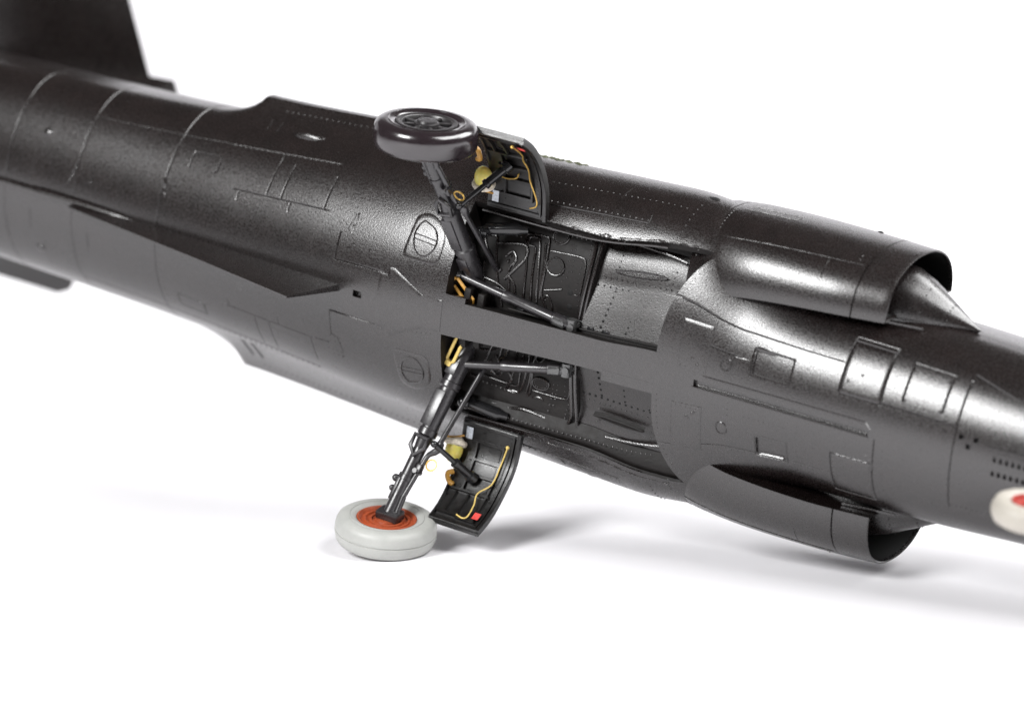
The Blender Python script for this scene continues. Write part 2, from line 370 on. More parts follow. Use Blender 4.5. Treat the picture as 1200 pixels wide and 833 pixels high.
def fuselage():
    Q, T = np.meshgrid(XS, TS, indexing='ij'); s, ph = warp(Q, T); D = np.zeros_like(Q); tol = 1e-6
    for s0, a0, a1 in RINGS: D = np.maximum(D, GD*np.clip(1-np.abs(Q-s0)/HW, 0, 1)*((T >= a0-tol) & (T <= a1+tol)))
    for a, s0, s1 in LONGS: D = np.maximum(D, GD*np.clip(1-np.abs(T-a)/(HW*DEG), 0, 1)*((Q >= s0-tol) & (Q <= s1+tol)))
    for s0, s1, a0, a1, d in POCKETS:
        k = np.clip((Q-s0)/e_, 0, 1)*np.clip((s1-Q)/e_, 0, 1)*np.clip((T-a0)/(e_*DEG), 0, 1)*np.clip((a1-T)/(e_*DEG), 0, 1); D = np.maximum(D, d*k)
    G = surf(s, np.radians(ph), -D); a, b = G.shape[:2]; mb = MB(); mb.add(G.reshape(-1, 3), [])
    qm = .5*(XS[1:]+XS[:-1]); tm = .5*(TS[1:]+TS[:-1]); F = []
    for i in range(a-1):
        inw = S0W < qm[i] < S1W
        for j in range(b-1):
            if inw and TH0 < abs(tm[j]) < TH1: continue
            F.append((i*b+j, i*b+j+1, (i+1)*b+j+1, (i+1)*b+j))
    F.append(tuple(range(b-1))); mb.f = F; mb.m = [0]*len(F)
    return mb.build('fuselage', PAINT, root, sharp=66)
fus = fuselage()

# raised plates, rivets on the skin
def hullplate(name, outline, off=.005, side=1, rad=.04, m=None, parent=None, **kw):
    mb = MB(); plate(mb, rounded(outline, rad) if rad else outline, off, .03, side, **kw); return mb.build(name, m or PAINT, parent or fus, sharp=30)
hullplate('keel_panel', [(-1.02, 14.4), (-.90, 14.6), (-.89, 18.4), (-.81, 18.5), (-.33, 8.8), (-.02, 8.8), (-.02, -9), (-.28, -9), (-.62, -15.2), (-.86, -19.5), (-.88, -15.1), (-1.02, -15)], .008, rad=.012, rings=7)
def keel_step(s0, s1, a0, a1):
    mb = MB(); plate(mb, [(s0, a0), (s1, a0), (s1, a1), (s0, a1)], .002, .35, 1, rings=4); mb.build('keel_step', PAINT, fus, sharp=30)
keel_step(2.35, 3.12, -8.5, -15.4); keel_step(-.02, .30, 8.5, 13.0)
riv = MB()
for sd in (1, -1):
    R = lambda poly, **k: rivet_row(riv, poly, side=sd, **k)
    h = hullplate('access_panel', [(-.76, 25), (-.72, 47.5), (-.52, 49.5), (-.30, 45.5), (-.19, 39.5), (-.19, 28), (-.27, 25)], .007, sd, .09, rings=6)
    lb = MB(); D = [(-.58, 45), (-.38, 42), (-.30, 36), (-.36, 30), (-.48, 28), (-.60, 31), (-.66, 37), (-.64, 42)]
    hull_pipe(lb, D+[D[0]], .012, .008, sd, 6); hull_pipe(lb, [(-.65, 38), (-.31, 37)], .009, .008, sd, smooth=False); hull_pipe(lb, [(-.64, 35.6), (-.31, 34.6)], .009, .008, sd, smooth=False)
    lb.build('latch_ring', PAINT, h)
    R([(-.72, 27), (-.28, 27)], pitch=.075); R([(-.735, 27), (-.70, 45)], pitch=.13); R([(-.225, 29), (-.225, 39)], pitch=.12)
    hullplate('access_panel', [(-2.12, 36.6), (-1.97, 40.5), (-1.88, 46), (-1.71, 46.8), (-1.63, 39), (-1.70, 30), (-1.80, 29.4), (-1.84, 36)], .006, sd, .03)
    for s in np.arange(-2.04, -1.66, .075):
        for a in np.arange(31, 46, 3.1):
            if a > 37.5+14*max(0, -1.93-s) and (a < 46-60*max(0, -1.86-s)-2) or (s > -1.82 and a < 37): dome(riv, on(s, sd*a, .006), nrm_at(s, sd*a), .012, .008)
    for s in np.arange(-6.95, -6.42, .1):
        for a in np.arange(42, 62, 4.2): dome(riv, on(s, sd*a), nrm_at(s, sd*a), .013, .009)
    bl = MB(); bl.ball(on(-7.05, sd*47, .0), .08*np.array((1, 0, 0)), .08*np.array(on(-7.05, sd*48)-on(-7.05, sd*47))/.027, .03*nrm_at(-7.05, sd*47)); bl.build('blister', PAINT, fus)
    # forward belly
    hullplate('access_panel', [(3.40, 37), (3.83, 37), (3.83, 6.8), (3.43, 6.8)] if sd > 0 else [(3.40, 45), (3.83, 45), (3.83, 15.5), (3.40, 16.2)], .006, sd, .012, rings=7)
    a0, a1 = (8, 36) if sd > 0 else (17, 43)
    R([(3.80, a0), (3.80, a1)], pitch=.07); R([(3.47, a1-1), (3.78, a1-1)], pitch=.07); R([(3.46, a0+1), (3.78, a0+1)], pitch=.07)
    for s, a in ((3.62, a0+7), (3.70, a0+4)): dome(riv, on(s, sd*a, .006), nrm_at(s, sd*a), .028, .014, 8)
    ov = MB(); c, d = (4.09, 17.4) if sd > 0 else (4.12, 26.4)
    hull_pipe(ov, [(c+.075*math.cos(t), d+4.2*math.sin(t)) for t in np.linspace(0, 2*math.pi, 15)], .010, .002, sd, smooth=False); ov.build('inspection_cover', PAINT, fus)
    R([(5.72, 22), (5.72, 54)], pitch=.075); R([(6.25, 22), (6.25, 54)], pitch=.075); R([(5.75, 22.5), (6.24, 22.5)], pitch=.075)
    fq = [warp(3.17, t) for t in np.linspace(12, 52, 12)]; R([(float(a), float(b)) for a, b in fq], pitch=.075, r=.011, h=.008)
    R([(3.9, 40), (5.6, 40.5)], pitch=.09, r=.010, h=.007); R([(4.44, 14), (5.02, 14)], pitch=.07, r=.010, h=.007); R([(4.2, 8), (4.2, 36)], pitch=.08, r=.010, h=.007); R([(6.42, -42), (6.42, -6)], pitch=.085, r=.010, h=.007); R([(5.2, -46), (5.2, -10)], pitch=.085, r=.010, h=.007)
    R([(-1.0, 16), (-.1, 11)], pitch=.07, r=.010, h=.007); R([(-3.0, 20), (-3.0, 35)], pitch=.085, r=.010, h=.007); R([(-5.6, 22), (-5.6, 58)], pitch=.085, r=.010, h=.007)
    R([(3.3, 64), (3.3, 71)], pitch=.07); R([(-4, 63.5), (-2.2, 63.5)], pitch=.09)
    # skin above the well
    R([(1.05, 68), (2.5, 70)], pitch=.085, r=.016, h=.012); 
    if sd > 0: R([(.9, 77), (2.9, 80)], pitch=.085, h=.008)
    for s0 in (-6.30, -4.78, -6.46): R([(s0, 18), (s0, 58)], pitch=.11, r=.011, h=.006)
    R([(.5, 59.5), (2.4, 60)], pitch=.09); R([(3.0, 70), (3.02, 86)], pitch=.1)
    ln = MB(); hull_pipe(ln, [(1.0, 66.6), (2.52, 69.2)], .010, 0, sd, smooth=False); hull_pipe(ln, [(1.62, 67.6), (1.66, 72)], .009, 0, sd, smooth=False); hull_pipe(ln, [(2.52, 69.2), (2.50, 73)], .009, 0, sd, smooth=False); hull_pipe(ln, [(1.95, 77), (1.98, 84)], .006, 0, sd, smooth=False)
    ln.build('skin_seam', PAINT, fus)
    gl = MB(); q = np.arange(1.5, 2.85, .022); rr = np.interp(q, q[::3], np.abs(rng.normal(.012, .012, len(q[::3])))+.006)
    gl.tube([gw(s, 57.5+rng.uniform(-.3, .4), -.008, sd) for s in q], list(rr), 7)
    gl.build('glue_residue', PAINT, fus)
R1 = lambda poly, **k: rivet_row(riv, poly, **k)
for pts in ([(-6.52, 13), (-6.47, 18), (-6.43, 24), (-6.40, 30)], [(-4.80, 22), (-4.83, 28), (-4.86, 36)], [(-1.62, 30), (-1.60, 36), (-1.60, 41)]):
    sc = MB(); q = bez(pts, 6); sc.tube([on(p[0]+rng.uniform(-.012, .012), p[1], -.004) for p in q], [rng.uniform(.010, .028) for p in q], 6); sc.build('glint_ridge', PAINT, fus)  # added ridges, shaped to give bright glints on the skin
for k in range(70):
    s, a = rng.uniform(-7.5, 8.0), rng.uniform(-75, 80)
    if -.2 < s < 3.6 and abs(a) > 6 or -5.8 < s < -1.2 and abs(a) < 9: continue
    dome(riv, on(s, a, -.002), nrm_at(s, a), rng.uniform(.008, .016), .006)
for q in ((-4.55, -4.08, 43.5, 52.5, 1), (-4.55, -4.08, 43.5, 52.5, -1), (5.69, 6.28, 20, 55, 1), (6.56, 7.12, 26, 50, 1), (5.69, 6.28, 22, 55, -1), (4.47, 4.98, 16, 31.5, 1)):
    k = .016; ka = .6; lo = -.020 if q[0] == 4.47 else .003
    hullplate('access_panel', [(q[0]+k, q[2]+ka), (q[0]+k, q[3]-ka), (q[1]-k, q[3]-ka), (q[1]-k, q[2]+ka)], lo, q[4], .02, rings=6)
R1([(6.59, 28), (6.59, 49)], pitch=.075); R1([(7.09, 28), (7.09, 49)], pitch=.075); R1([(6.6, 28), (7.1, 28)], pitch=.075); R1([(6.6, 48.6), (7.1, 48.6)], pitch=.075)
R1([(5.3, 44), (5.36, 58)], pitch=.07); R1([(7.38, -38), (8.4, -36)], pitch=.07)
for s, a in ((5.95, 35.2), (5.78, 29.5), (3.66, -25), (3.74, -20)): dome(riv, on(s, a, .001), nrm_at(s, a), .03, .010, 8)
riv.build('rivets', PAINT, fus, sharp=60, kind='stuff')
fr = MB(); hull_pipe(fr, [(4.44, 32.6), (5.01, 32.6), (5.01, 15), (4.44, 15), (4.44, 32.6)], .014, .0, 1, smooth=False); fr.build('recess_frame', PAINT, fus)
fr = MB(); hull_pipe(fr, [(4.60, -25), (5.06, -25), (5.06, -40.5), (4.60, -40.5), (4.60, -25)], .009, .0, 1, smooth=False); fr.build('inlet_frame', PAINT, fus)
for poly, r, o in (([(3.8, 5.4), (6.14, 6.3), (6.22, 2.2)], .014, 0), ([(3.66, -3.4), (6.2, -3.4)], .012, 0), ([(7.37, 57.7), (8.05, 48.6)], .016, .004), ([(7.78, 13.4), (8.4, 14.2)], .012, .003), ([(5.69, 55.6), (6.3, 55.2)], .016, .004)):
    st = MB(); hull_pipe(st, poly, r, o, 1, smooth=False); st.build('skin_strip', PAINT, fus)

# ventral fin
def fin():
    mb = MB(); P = [(-1.62, 1.38), (-1.86, 2.38), (-3.6, 1.98), (-6.3, 1.44), (-6.38, 1.1), (-3.7, 1.1)]
    kb = [1.38, 2.38, 1.98, 1.44, 1.1, 1.1]; n = len(P)
    w = [.05, .012, .012, .012, .05, .07]
    mb.add([(p[0], w[i], p[1]) for i, p in enumerate(P)]+[(p[0], -w[i], p[1]) for i, p in enumerate(P)],
           [(0, 1, 2, 5), (2, 3, 4, 5), (n+5, n+2, n+1, n+0), (n+5, n+4, n+3, n+2)]+[(i, n+i, n+(i+1) % n, (i+1) % n) for i in range(n)])
    o = mb.build('ventral_fin', PAINT, root, sharp=20)
    b = MB(); b.tube(bez([(-8.6, .02, f_kl(-8.6)+.02), (-7.4, .05, f_kl(-7.4)+.05), (-6.0, .05, f_kl(-6.)+.04), (-5.1, .02, f_kl(-5.1)+.0)]), [.03]*8+[.05]*8+[.03]*3, 8); b.build('arrester_hook', PAINT, root)
fin()

# tail: fin, tailplane, bullet fairing
def slab(name, P, axis, th, parent, m=PAINT):
    """thin lens-shaped plate; P outline, axis thickness direction; edges sharp"""
    mb = MB(); A = np.array(axis, float); P = [np.array(p, float) for p in P]; c = sum(P)/len(P); n = len(P)
    V = list(P); 
    for sg in (1, -1): V += [c+(p-c)*.7+A*th*.5*sg for p in P]
    F = []
    for k in (0, 1):
        o = n+k*n; F += [(i, (i+1) % n, o+(i+1) % n, o+i) for i in range(n)]; F.append(tuple(o+i for i in range(n)))
    mb.add(V, F); return mb.build(name, m, parent, sharp=25)
slab('tail_fin', [(-8.2, 0, -1.2), (-9.6, 0, -3.9), (-12.6, 0, -3.9), (-12.9, 0, -1.0)], (0, 1, 0), .16, root)
tp = slab('tailplane', [(-8.62, 0, -3.8), (-10.1, 3.3, -3.8), (-10.35, 3.42, -3.8), (-12.0, 3.42, -3.8), (-12.3, 0, -3.8), (-12.0, -3.42, -3.8), (-10.35, -3.42, -3.8), (-10.1, -3.3, -3.8)], (0, 0, 1), .14, root)
slab('fin_fairing', [(-8.38, .56, -3.8), (-8.26, .3, -3.8), (-8.26, -.3, -3.8), (-8.38, -.56, -3.8), (-11, -.4, -3.8), (-11, .4, -3.8)], (0, 0, 1), .34, tp)

# wing root stubs
def wing_root(sd):
    mb = MB(); rows = []
    fl = hermite([-5.0, -4.7, -4.42, -4.22, -4.1, -4.02, 0, .2], [0, .07, .22, .46, .72, 1, 1, 1])
    lt = hermite([-5, -4, -2, -.6, 1.2], list(np.array([1.98, 1.99, 2.09, 2.17, 2.16])+(-.08 if sd > 0 else .07)))
    for s in list(np.linspace(-5.0, -4.02, 30))+list(np.linspace(-3.95, .05, 26)):
        k = float(fl(s)); row = []
        p0 = np.array([on(s, 63)[1], on(s, 63)[2]]); p1 = p0*.46+np.array([float(lt(s)), .03])*.54-np.array((.035, .05)); body = np.array([on(s, 88)[1], on(s, 88)[2]])
        tip = np.array([float(lt(s)), .03]); q0 = np.array([on(s, 117)[1], on(s, 117)[2]]); q1 = np.array([float(f_w(s))+.02, -.16]); tp2 = np.array([float(lt(s)), -.09])
        for t in np.linspace(0, 1, 10):
            c = (1-t)**2*p0+2*t*(1-t)*p1+t*t*tip; row.append((63+25*t, c))
        for t in np.linspace(1, 0, 10):
            c = (1-t)**2*q0+2*t*(1-t)*q1+t*t*tp2; row.append((117-25*t, c))
        out = []
        for a, c in row:
            h = on(s, a, -.02)[1:]; c2 = h+(c-h)*k-(np.array((.012, 0)) if (a in (63, 117)) else 0); out.append((s, sd*c2[0], c2[1]))
        rows.append(out)
    mb.grid(np.array(rows)); mb.add(rows[-1], [tuple(range(20))]); mb.add(rows[0], [tuple(range(20))])
    o = mb.build('wing_root', PAINT, root, sharp=32)
    rv = MB()
    def at(s, t): 
        p0 = np.array([on(s, 63)[1], on(s, 63)[2]]); tip = np.array([float(lt(s)), .03]); p1 = p0*.46+tip*.54-np.array((.035, .05)); tip = np.array([float(lt(s)), .03])
        c = (1-t)**2*p0+2*t*(1-t)*p1+t*t*tip; dd = 2*(1-t)*(p1-p0)+2*t*(tip-p1); n = unit((-dd[1], dd[0])); n = n if n[1] > 0 else -n
        return np.array((s, sd*c[0], c[1])), np.array((0, sd*n[0], n[1]))
    for t, s0, s1 in ((.10, -3.7, .0), (.80, -3.6, .0)):
        for s in np.arange(s0, s1, .095): p, n = at(s, t); dome(rv, p, n, .015, .010)
    rv.build('rivets', PAINT, o, sharp=60, kind='stuff')
    td = MB(); p, n = at(-3.0, .42); td.ball(p-n*.03, (.30, 0, 0), np.cross(n, (1, 0, 0))*.09, n*.10, 16, 10); 
    if sd > 0: td.build('teardrop_blister', PAINT, o)
    tk = MB()
    for s in (-3.72, -3.55): tk.tube([at(s, t)[0]+at(s, t)[1]*.003 for t in np.linspace(.2, .6, 8)], .012, 6)
    tk.build('hinge_strip', PAINT, o)
    br = MB()
    for s in np.arange(.18, .95, .05):
        h = on(s, sd*rng.uniform(96, 101), -.01); br.ball(h, (rng.uniform(.03, .06), 0, 0), (0, rng.uniform(.02, .035), 0), (0, 0, rng.uniform(.04, .08)), 8, 5)
    br.build('broken_edge', BARE, o, label='raw broken edge of the wing root showing bare greenish resin')
    return o
for sd in (1, -1): wing_root(sd)

# air intakes
n_out = hermite([3.1, 3.6, 4.2, 5.2, 6.0], [2.03, 2.075, 2.085, 2.06, 2.02])
n_lf  = hermite([3.1, 3.6, 4.2, 5.2, 6.0], [.90, 1.08, 1.20, 1.27, 1.29])
n_bm  = hermite([3.1, 3.6, 4.2, 5.2, 6.0], [-.12, -.14, -.18, -.28, -.36])
n_hb  = hermite([3.1, 3.6, 4.2, 5.2, 6.0], [.72, .93, 1.02, 1.06, 1.00])
n_hf  = hermite([3.1, 3.6, 4.2, 5.2, 6.0], [1.5, 1.42, 1.32, 1.14, 1.00])
def nac(s, an, sd, sh=0.0):
    """the lower intake was glued on slightly longer and wider"""
    q = _nac(s, an, sd, sh)
    if sd < 0: k = max(0.0, min(1.0, (s-3.4)/2.6)); q[1] -= .12*k*(abs(q[1])-1.2)/.8; q[0] = s+.17*k
    return q
def _nac(s, an, sd, sh=0.0):
    """an: +90 belly corner, 0 outermost, -90 far corner"""
    n = 2.25; a = math.radians(an); lf, ra, hb = float(n_lf(s)), float(n_out(s)-n_lf(s)), float(n_hb(s) if an >= 0 else n_hf(s)); ra -= sh; hb -= sh
    return np.array((s, sd*(lf+ra*abs(math.cos(a))**(2/n)), float(n_bm(s))+hb*math.copysign(abs(math.sin(a))**(2/n), a)))
def intake(sd):
    mb = MB(); AN = np.linspace(90, -90, 61); rows = []
    joints = [3.36, 5.55]
    st = sorted(set(list(np.linspace(3.12, 5.97, 46))+[j+d for j in joints for d in (-HW, 0, HW)]))
    def full(s, sh, dep=0.0):
        P = [nac(s, a, sd, sh+dep) for a in AN]; A, Z = P[0], P[-1]; k = (sh if sh > .01 else 0)
        A2 = np.array((A[0], sd*(float(n_lf(s))+k), A[2])); P[0] = A2.copy(); P[-1] = np.array((Z[0], sd*(float(n_lf(s))+k), Z[2]))
        return P+[P[-1]+(P[0]-P[-1])*t for t in (.25, .5, .75)]
    for s in st: rows.append(full(s, 0.0, GD if s in joints else 0.0))
    for s, sh in ((5.992, .004), (6.0, .014), (5.99, .026), (5.95, .034), (5.7, .05), (5.2, .07), (4.6, .09)):
        r = full(min(s, 6.0), sh); rows.append([np.array((q[0]+s-min(s, 6.0), q[1], q[2])) for q in r])
    G = np.array(rows); ni = len(st)+3; n = G.shape[1]
    mb.grid(G[:ni+1], 0, close_v=True); mb.grid(G[ni:], 1, close_v=True)
    mb.add(G[0], [tuple(range(n))]); mb.add(G[-1], [tuple(range(n))], 1)
    o = mb.build('air_intake', [PAINT, DARK], root, sharp=34)
    ln = MB()
    ln.tube([nac(s, 44-4*(s-3.4)/2, sd, -.001) for s in np.linspace(3.4, 5.5, 30)], .008, 5); ln.tube([nac(5.05, a, sd, -.001) for a in np.linspace(43, 62, 8)], .007, 5)
    for a in (-2, 4): ln.tube([nac(s, a, sd, -.001) for s in np.linspace(3.55, 4.25, 14)], .007, 5)
    ln.tube([nac(4.25, a, sd, -.001) for a in np.linspace(-2, 4, 5)], .007, 5)
    ln.build('skin_seam', PAINT, o)
    rv = MB()
    for a in np.arange(8, 62, 4.0): p = nac(3.42, a, sd); dome(rv, p, p-np.array((p[0], sd*1.2, -.1)), .014, .009)
    for a in np.arange(8, 62, 4.0): p = nac(3.24, a, sd); dome(rv, p, p-np.array((p[0], sd*1.2, -.1)), .014, .009)
    for s, a in ((5.4, 30), (5.4, 35), (5.42, 40), (5.75, 60), (5.3, 62)): p = nac(s, a, sd); dome(rv, p, p-np.array((p[0], sd*1.2, -.1)), .014, .009)
    rv.build('rivets', PAINT, o, sharp=60, kind='stuff')
    vt = MB(); p = nac(5.15, -22, sd); vt.ball(p, (.045, 0, 0), (0, .02, 0), (0, 0, .03), 8, 6); vt.build('vent_hole', DARK, o)
    vt = MB(); p = on(3.02, sd*93, -.005); vt.ball(p, (.09, 0, 0), (0, .02, 0), (0, 0, .06), 10, 6); vt.build('vent_hole', DARK, o)
    c = MB(); ax = unit((-1, -.012*sd, -.10)); c.lathe([(.004, 0), (.02, .03), (.25, .45), (.47, .86), (.56, 1.1), (.60, 1.35), (.58, 1.7), (.50, 2.3)], (7.0, sd*1.28, -.12), ax, 44)
    cone = c.build('shock_cone', PAINT, o, sharp=40)
    cr = MB()
    for h, r in ((.42, .235), (.75, .415)):
        for a in np.linspace(20, 160, 9):
            e = np.cos(math.radians(a))*np.array((0, 0, 1.0))+np.sin(math.radians(a))*np.array((0, sd, 0)); dome(cr, np.array((7.0, sd*1.28, -.12))+ax*h+e*r, e, .012, .009)
    cr.build('rivets', PAINT, cone, sharp=60, kind='stuff')
    br = MB(); br.box((6.05, sd*1.26, .42), (.35, 0, -.07), (0, .016, 0), (0, 0, .012), .004); br.build('splitter_edge', PAINT, o)
    return o
for sd in (1, -1): intake(sd)
# ------------------------------------------------------------------ wheel wells
DEPTH = .42
def wheel_well(sd):
    """the upper bay runs on under its outer edge; the lower one ends in a ledge"""
    up = sd > 0; K = (lambda a: a) if up else (lambda a: 14+(a-14)*.82 if a > 14 else a)
    mb = MB(); qs = XS[(XS >= S0W-1e-6) & (XS <= S1W+1e-6)]; tt = TS[(TS >= TH0-1e-6) & (TS <= TH1+1e-6)]
    for line in ([(S0W, t) for t in tt], [(q, TH1) for q in qs], [(S1W, t) for t in tt[::-1]], [(q, TH0) for q in qs[::-1]]):
        mb.grid(np.array([[gw(q, t, o, sd) for q, t in line] for o in (0, -.015, -.03, -.09)]))
    for line in ([(S0W, t) for t in tt], [(S1W, t) for t in tt[::-1]], [(q, TH0) for q in qs[::-1]]): mb.grid(np.array([[gw(q, t, o, sd) for q, t in line] for o in (-.09, -.3, -.62)]))
    mb.grid(np.array([[gw(q, t, o, sd) for q in qs] for t, o in (((TH1, -.09), (61, -.10), (68, -.12), (69, -.5)) if up else ((TH1, -.09), (54.6, -.09), (54.2, -.10), (53.9, -.18), (53.5, -.30)))]))
    well = mb.build('wheel_well', WELLF, root, sharp=30)
    rear = (lambda t: -DEPTH) if up else (lambda t: -DEPTH+.14*float(smooth01((t-49)/5)))
    bay = (lambda t: -.26-.19*float(np.clip((t-12)/36, 0, 1))) if up else (lambda t: -.31-.09*float(smooth01((t-10)/36))+.10*float(smooth01((t-50)/4)))
    TM = 69 if up else 56
    def floor(q0, q1, m, off):
        f = MB(); f.grid(np.array([[gw(q, t, off(t), sd) for t in np.linspace(8, TM, 30)] for q in np.linspace(q0, q1, 24)])); return f.build('floor_panel', m, well, sharp=30)
    floor(-.02, 1.82, WELLF, rear); floor(1.84, 3.2, WELL, bay)
    def P(name, poly, r, off=-DEPTH+.012, m=PAINT, smooth=True, n=8):
        b = MB(); hull_pipe(b, [(s, K(a)) for s, a in poly], r, off, sd, n, smooth); return b.build(name, m, well)
    bk = MB(); bk.grid(np.array([[on(s, sd*a, o) for a in np.linspace(12, K(68), 24)] for s, o in ((1.90, -DEPTH-.1), (1.86, -.36), (1.80, -.36), (1.76, -DEPTH-.1))])); bk.build('bulkhead', WELLF, well, sharp=40)
    lo = -.34 if up else -.26
    P('frame_lip', [(.55, 66.5), (.81, 66.5), (1.07, 64.5), (1.46, 67), (1.67, 67), (1.75, 65), (1.80, 54), (1.76, 15)], .024, lo)
    P('frame_lip', [(3.1, 67), (2.3, 68), (1.97, 68), (1.88, 66), (1.87, 54), (1.82, 14)], .024, lo)
    for poly in ([(.13, 54), (.22, 48), (.37, 42)], [(.17, 55), (.29, 55.5), (.33, 53), (.43, 39), (.52, 26), (.61, 12)], [(.36, 52), (.71, 55), (.81, 53), (.81, 48), (.70, 40), (.58, 32)],
                 [(.90, 22), (.86, 42), (.79, 53), (.72, 60), (.79, 61.5), (1.0, 62), (1.08, 60), (1.13, 46), (1.14, 31), (1.24, 20)],
                 [(1.01, 22), (.95, 45), (.91, 55), (.80, 56), (.78, 59.5), (.86, 60.5), (.94, 59), (1.03, 46), (1.09, 22)], [(1.13, 26), (1.10, 47), (1.03, 59)],
                 [(.62, 36), (.74, 30), (.78, 20)], [(.70, 46), (.62, 40), (.66, 30), (.70, 18)], [(.2, 30), (.5, 28), (.66, 24)], [(.52, 46), (.60, 50), (.68, 47), (.66, 42)], [(.24, 40), (.30, 26), (.42, 14)]):
        P('pipe', poly, .016)
    for k in range(9):
        s, a = .48+.03*rng.uniform(-1, 1)+.022*k, K(40+rng.uniform(-4, 8)); m = MB(); e = nrm_at(s, sd*a); m.ball(on(s, sd*a, -DEPTH+.01), (.022, 0, 0), unit(np.cross(e, (1, 0, 0)))*.022, e*.02, 8, 5); m.build('fitting', PAINT, well)
    for poly in ([(1.14, 56), (1.58, 57), (1.68, 55), (1.70, 47), (1.69, 37), (1.62, 36)], [(1.18, 33), (1.43, 37)], [(1.16, 26), (1.24, 30), (1.32, 24), (1.34, 16)]): P('panel_bead', poly, .011)
    for c, d, rs, rp in ((1.22, 64, .12, 4.0), (1.27, 48.5, .125, 4.8)):
        d, rp = K(d), rp*(1 if up else .85)
        dsk = MB(); plate(dsk, [(c+rs*math.cos(t), d+rp*math.sin(t)) for t in np.linspace(0, 2*math.pi, 24, endpoint=False)], -DEPTH+.02, .04, sd)
        k = dsk.build('round_cover', WELLF, well)
        rr = MB(); hull_pipe(rr, [(c+rs*math.cos(t), d+rp*math.sin(t)) for t in np.linspace(0, 2*math.pi, 22)], .010, -DEPTH+.022, sd, 6, False); rr.build('rim_ring', PAINT, k)
        r2 = MB()
        for t in np.linspace(0, 2*math.pi, 18, endpoint=False): s, a = c+rs*.78*math.cos(t), d+rp*.78*math.sin(t); dome(r2, on(s, sd*a, -DEPTH+.02), nrm_at(s, sd*a), .010, .008)
        r2.build('rivets', PAINT, k, sharp=60, kind='stuff')
    rv = MB()
    def R(poly, off=rear, **k): rivet_row(rv, [(s, K(a)) for s, a in poly], off=off, side=sd, **k)
    R([(1.68, 64), (1.72, 54), (1.68, 26)], pitch=.065); R([(1.63, 55), (1.63, 38)], pitch=.07); R([(1.42, 62), (1.46, 45)], pitch=.07); R([(1.48, 60), (1.52, 47)], pitch=.07); R([(.3, 58), (.72, 59)], pitch=.07); R([(1.2, 30), (1.25, 18)], pitch=.06)
    R([(1.36, 66), (1.66, 66)], pitch=.07); R([(1.40, 42), (1.40, 52)], pitch=.08)
    rv.build('rivets', PAINT, well, sharp=60, kind='stuff')
    hl = MB(); o = lambda a: bay(a)+.004
    for s, a, r in ((1.55, 37, .045), (1.57, 27, .045)): dome(hl, on(s, sd*K(a), -DEPTH+.002), nrm_at(s, sd*K(a)), r, .006, 12)
    H = lambda poly: rivet_row(hl, [(s, K(a)) for s, a in poly], off=o, side=sd, pitch=.082, r=.023, h=.012)
    H([(1.92, 47), (3.05, 51.5)]); H([(2.19, 46), (2.11, 15)]); H([(2.54, 47), (2.48, 13)]); H([(2.9, 49), (2.86, 15)])
    hl.build('painted_rivet_holes', DARK, well, sharp=60, kind='stuff')  # raised dark domes; their colour puts in the shade of open holes
    r3 = MB(); Q = lambda poly: rivet_row(r3, [(s, K(a)) for s, a in poly], off=o, side=sd, pitch=.075)
    Q([(1.92, 51.5), (3.1, 56)]); Q([(2.16, 53), (2.16, 64)]); Q([(2.95, 56), (2.97, 66)])
    if not up: rivet_row(r3, [(.6, 55.6), (3.1, 56)], off=-.095, side=sd, pitch=.07)
    r3.build('rivets', PAINT, well, sharp=60, kind='stuff')
    L = [(2.13, 55.8), (2.3, 57.2), (2.5, 58.4), (2.7, 59.2), (2.88, 59.4), (2.7, 57.6), (2.5, 56.4), (2.3, 55.6)]; L = [(s, K(a)) for s, a in L]; ob = bay(57)+.03
    lens = MB(); plate(lens, L, ob, .06, sd); hull_pipe(lens, L+[L[0]], .014, ob, sd, 6, True); lens.build('lens_fairing', PAINT if up else WELLF, well)
    # clutter along the keel
    P('pipe', [(.9, 15), (1.6, 14.5), (2.4, 15), (3.05, 17)], .020, -.30, WELLF); P('pipe', [(.7, 17), (1.5, 18), (2.3, 17.5), (3.05, 20)], .014, -.32, GLOSS); P('pipe', [(.8, 13), (1.9, 12.5), (3.0, 15.5)], .016, -.24, WELLF)
    for s, a, r in ((.95, 15, .05), (1.15, 16.5, .04), (1.42, 14, .045), (1.62, 16, .06), (1.75, 13.5, .055), (1.98, 14.2, .05), (2.2, 14.5, .045), (2.34, 13.4, .04), (2.55, 15.5, .035)):
        e = nrm_at(s, sd*a); t = unit(np.cross(e, (1, 0, 0))); k = MB(); k.box(on(s, sd*a, -.30), np.array((1, 0, 0))*r*rng.uniform(.7, 1.5), t*r*.7, e*r*rng.uniform(.6, 1.0), .008); k.build('bracket', GLOSS, well)
    for s, a in ((.22, 14), (.42, 12.5)):
        e = nrm_at(s, sd*a); t = unit(np.cross(e, (1, 0, 0))); k = MB(); k.box(on(s, sd*a, -.26), (.05, 0, 0), t*.12, e*.11, .012); k.build('bracket', WELLF, well)
    rl = MB(); hull_pipe(rl, [(.15, 57.4), (1.2, 57.6), (2.0, 58.6), (2.9, 63.2)], .018, -.025, sd); rl.build('hinge_rail', PAINT, well)
    return well
for sd in (1, -1): wheel_well(sd)

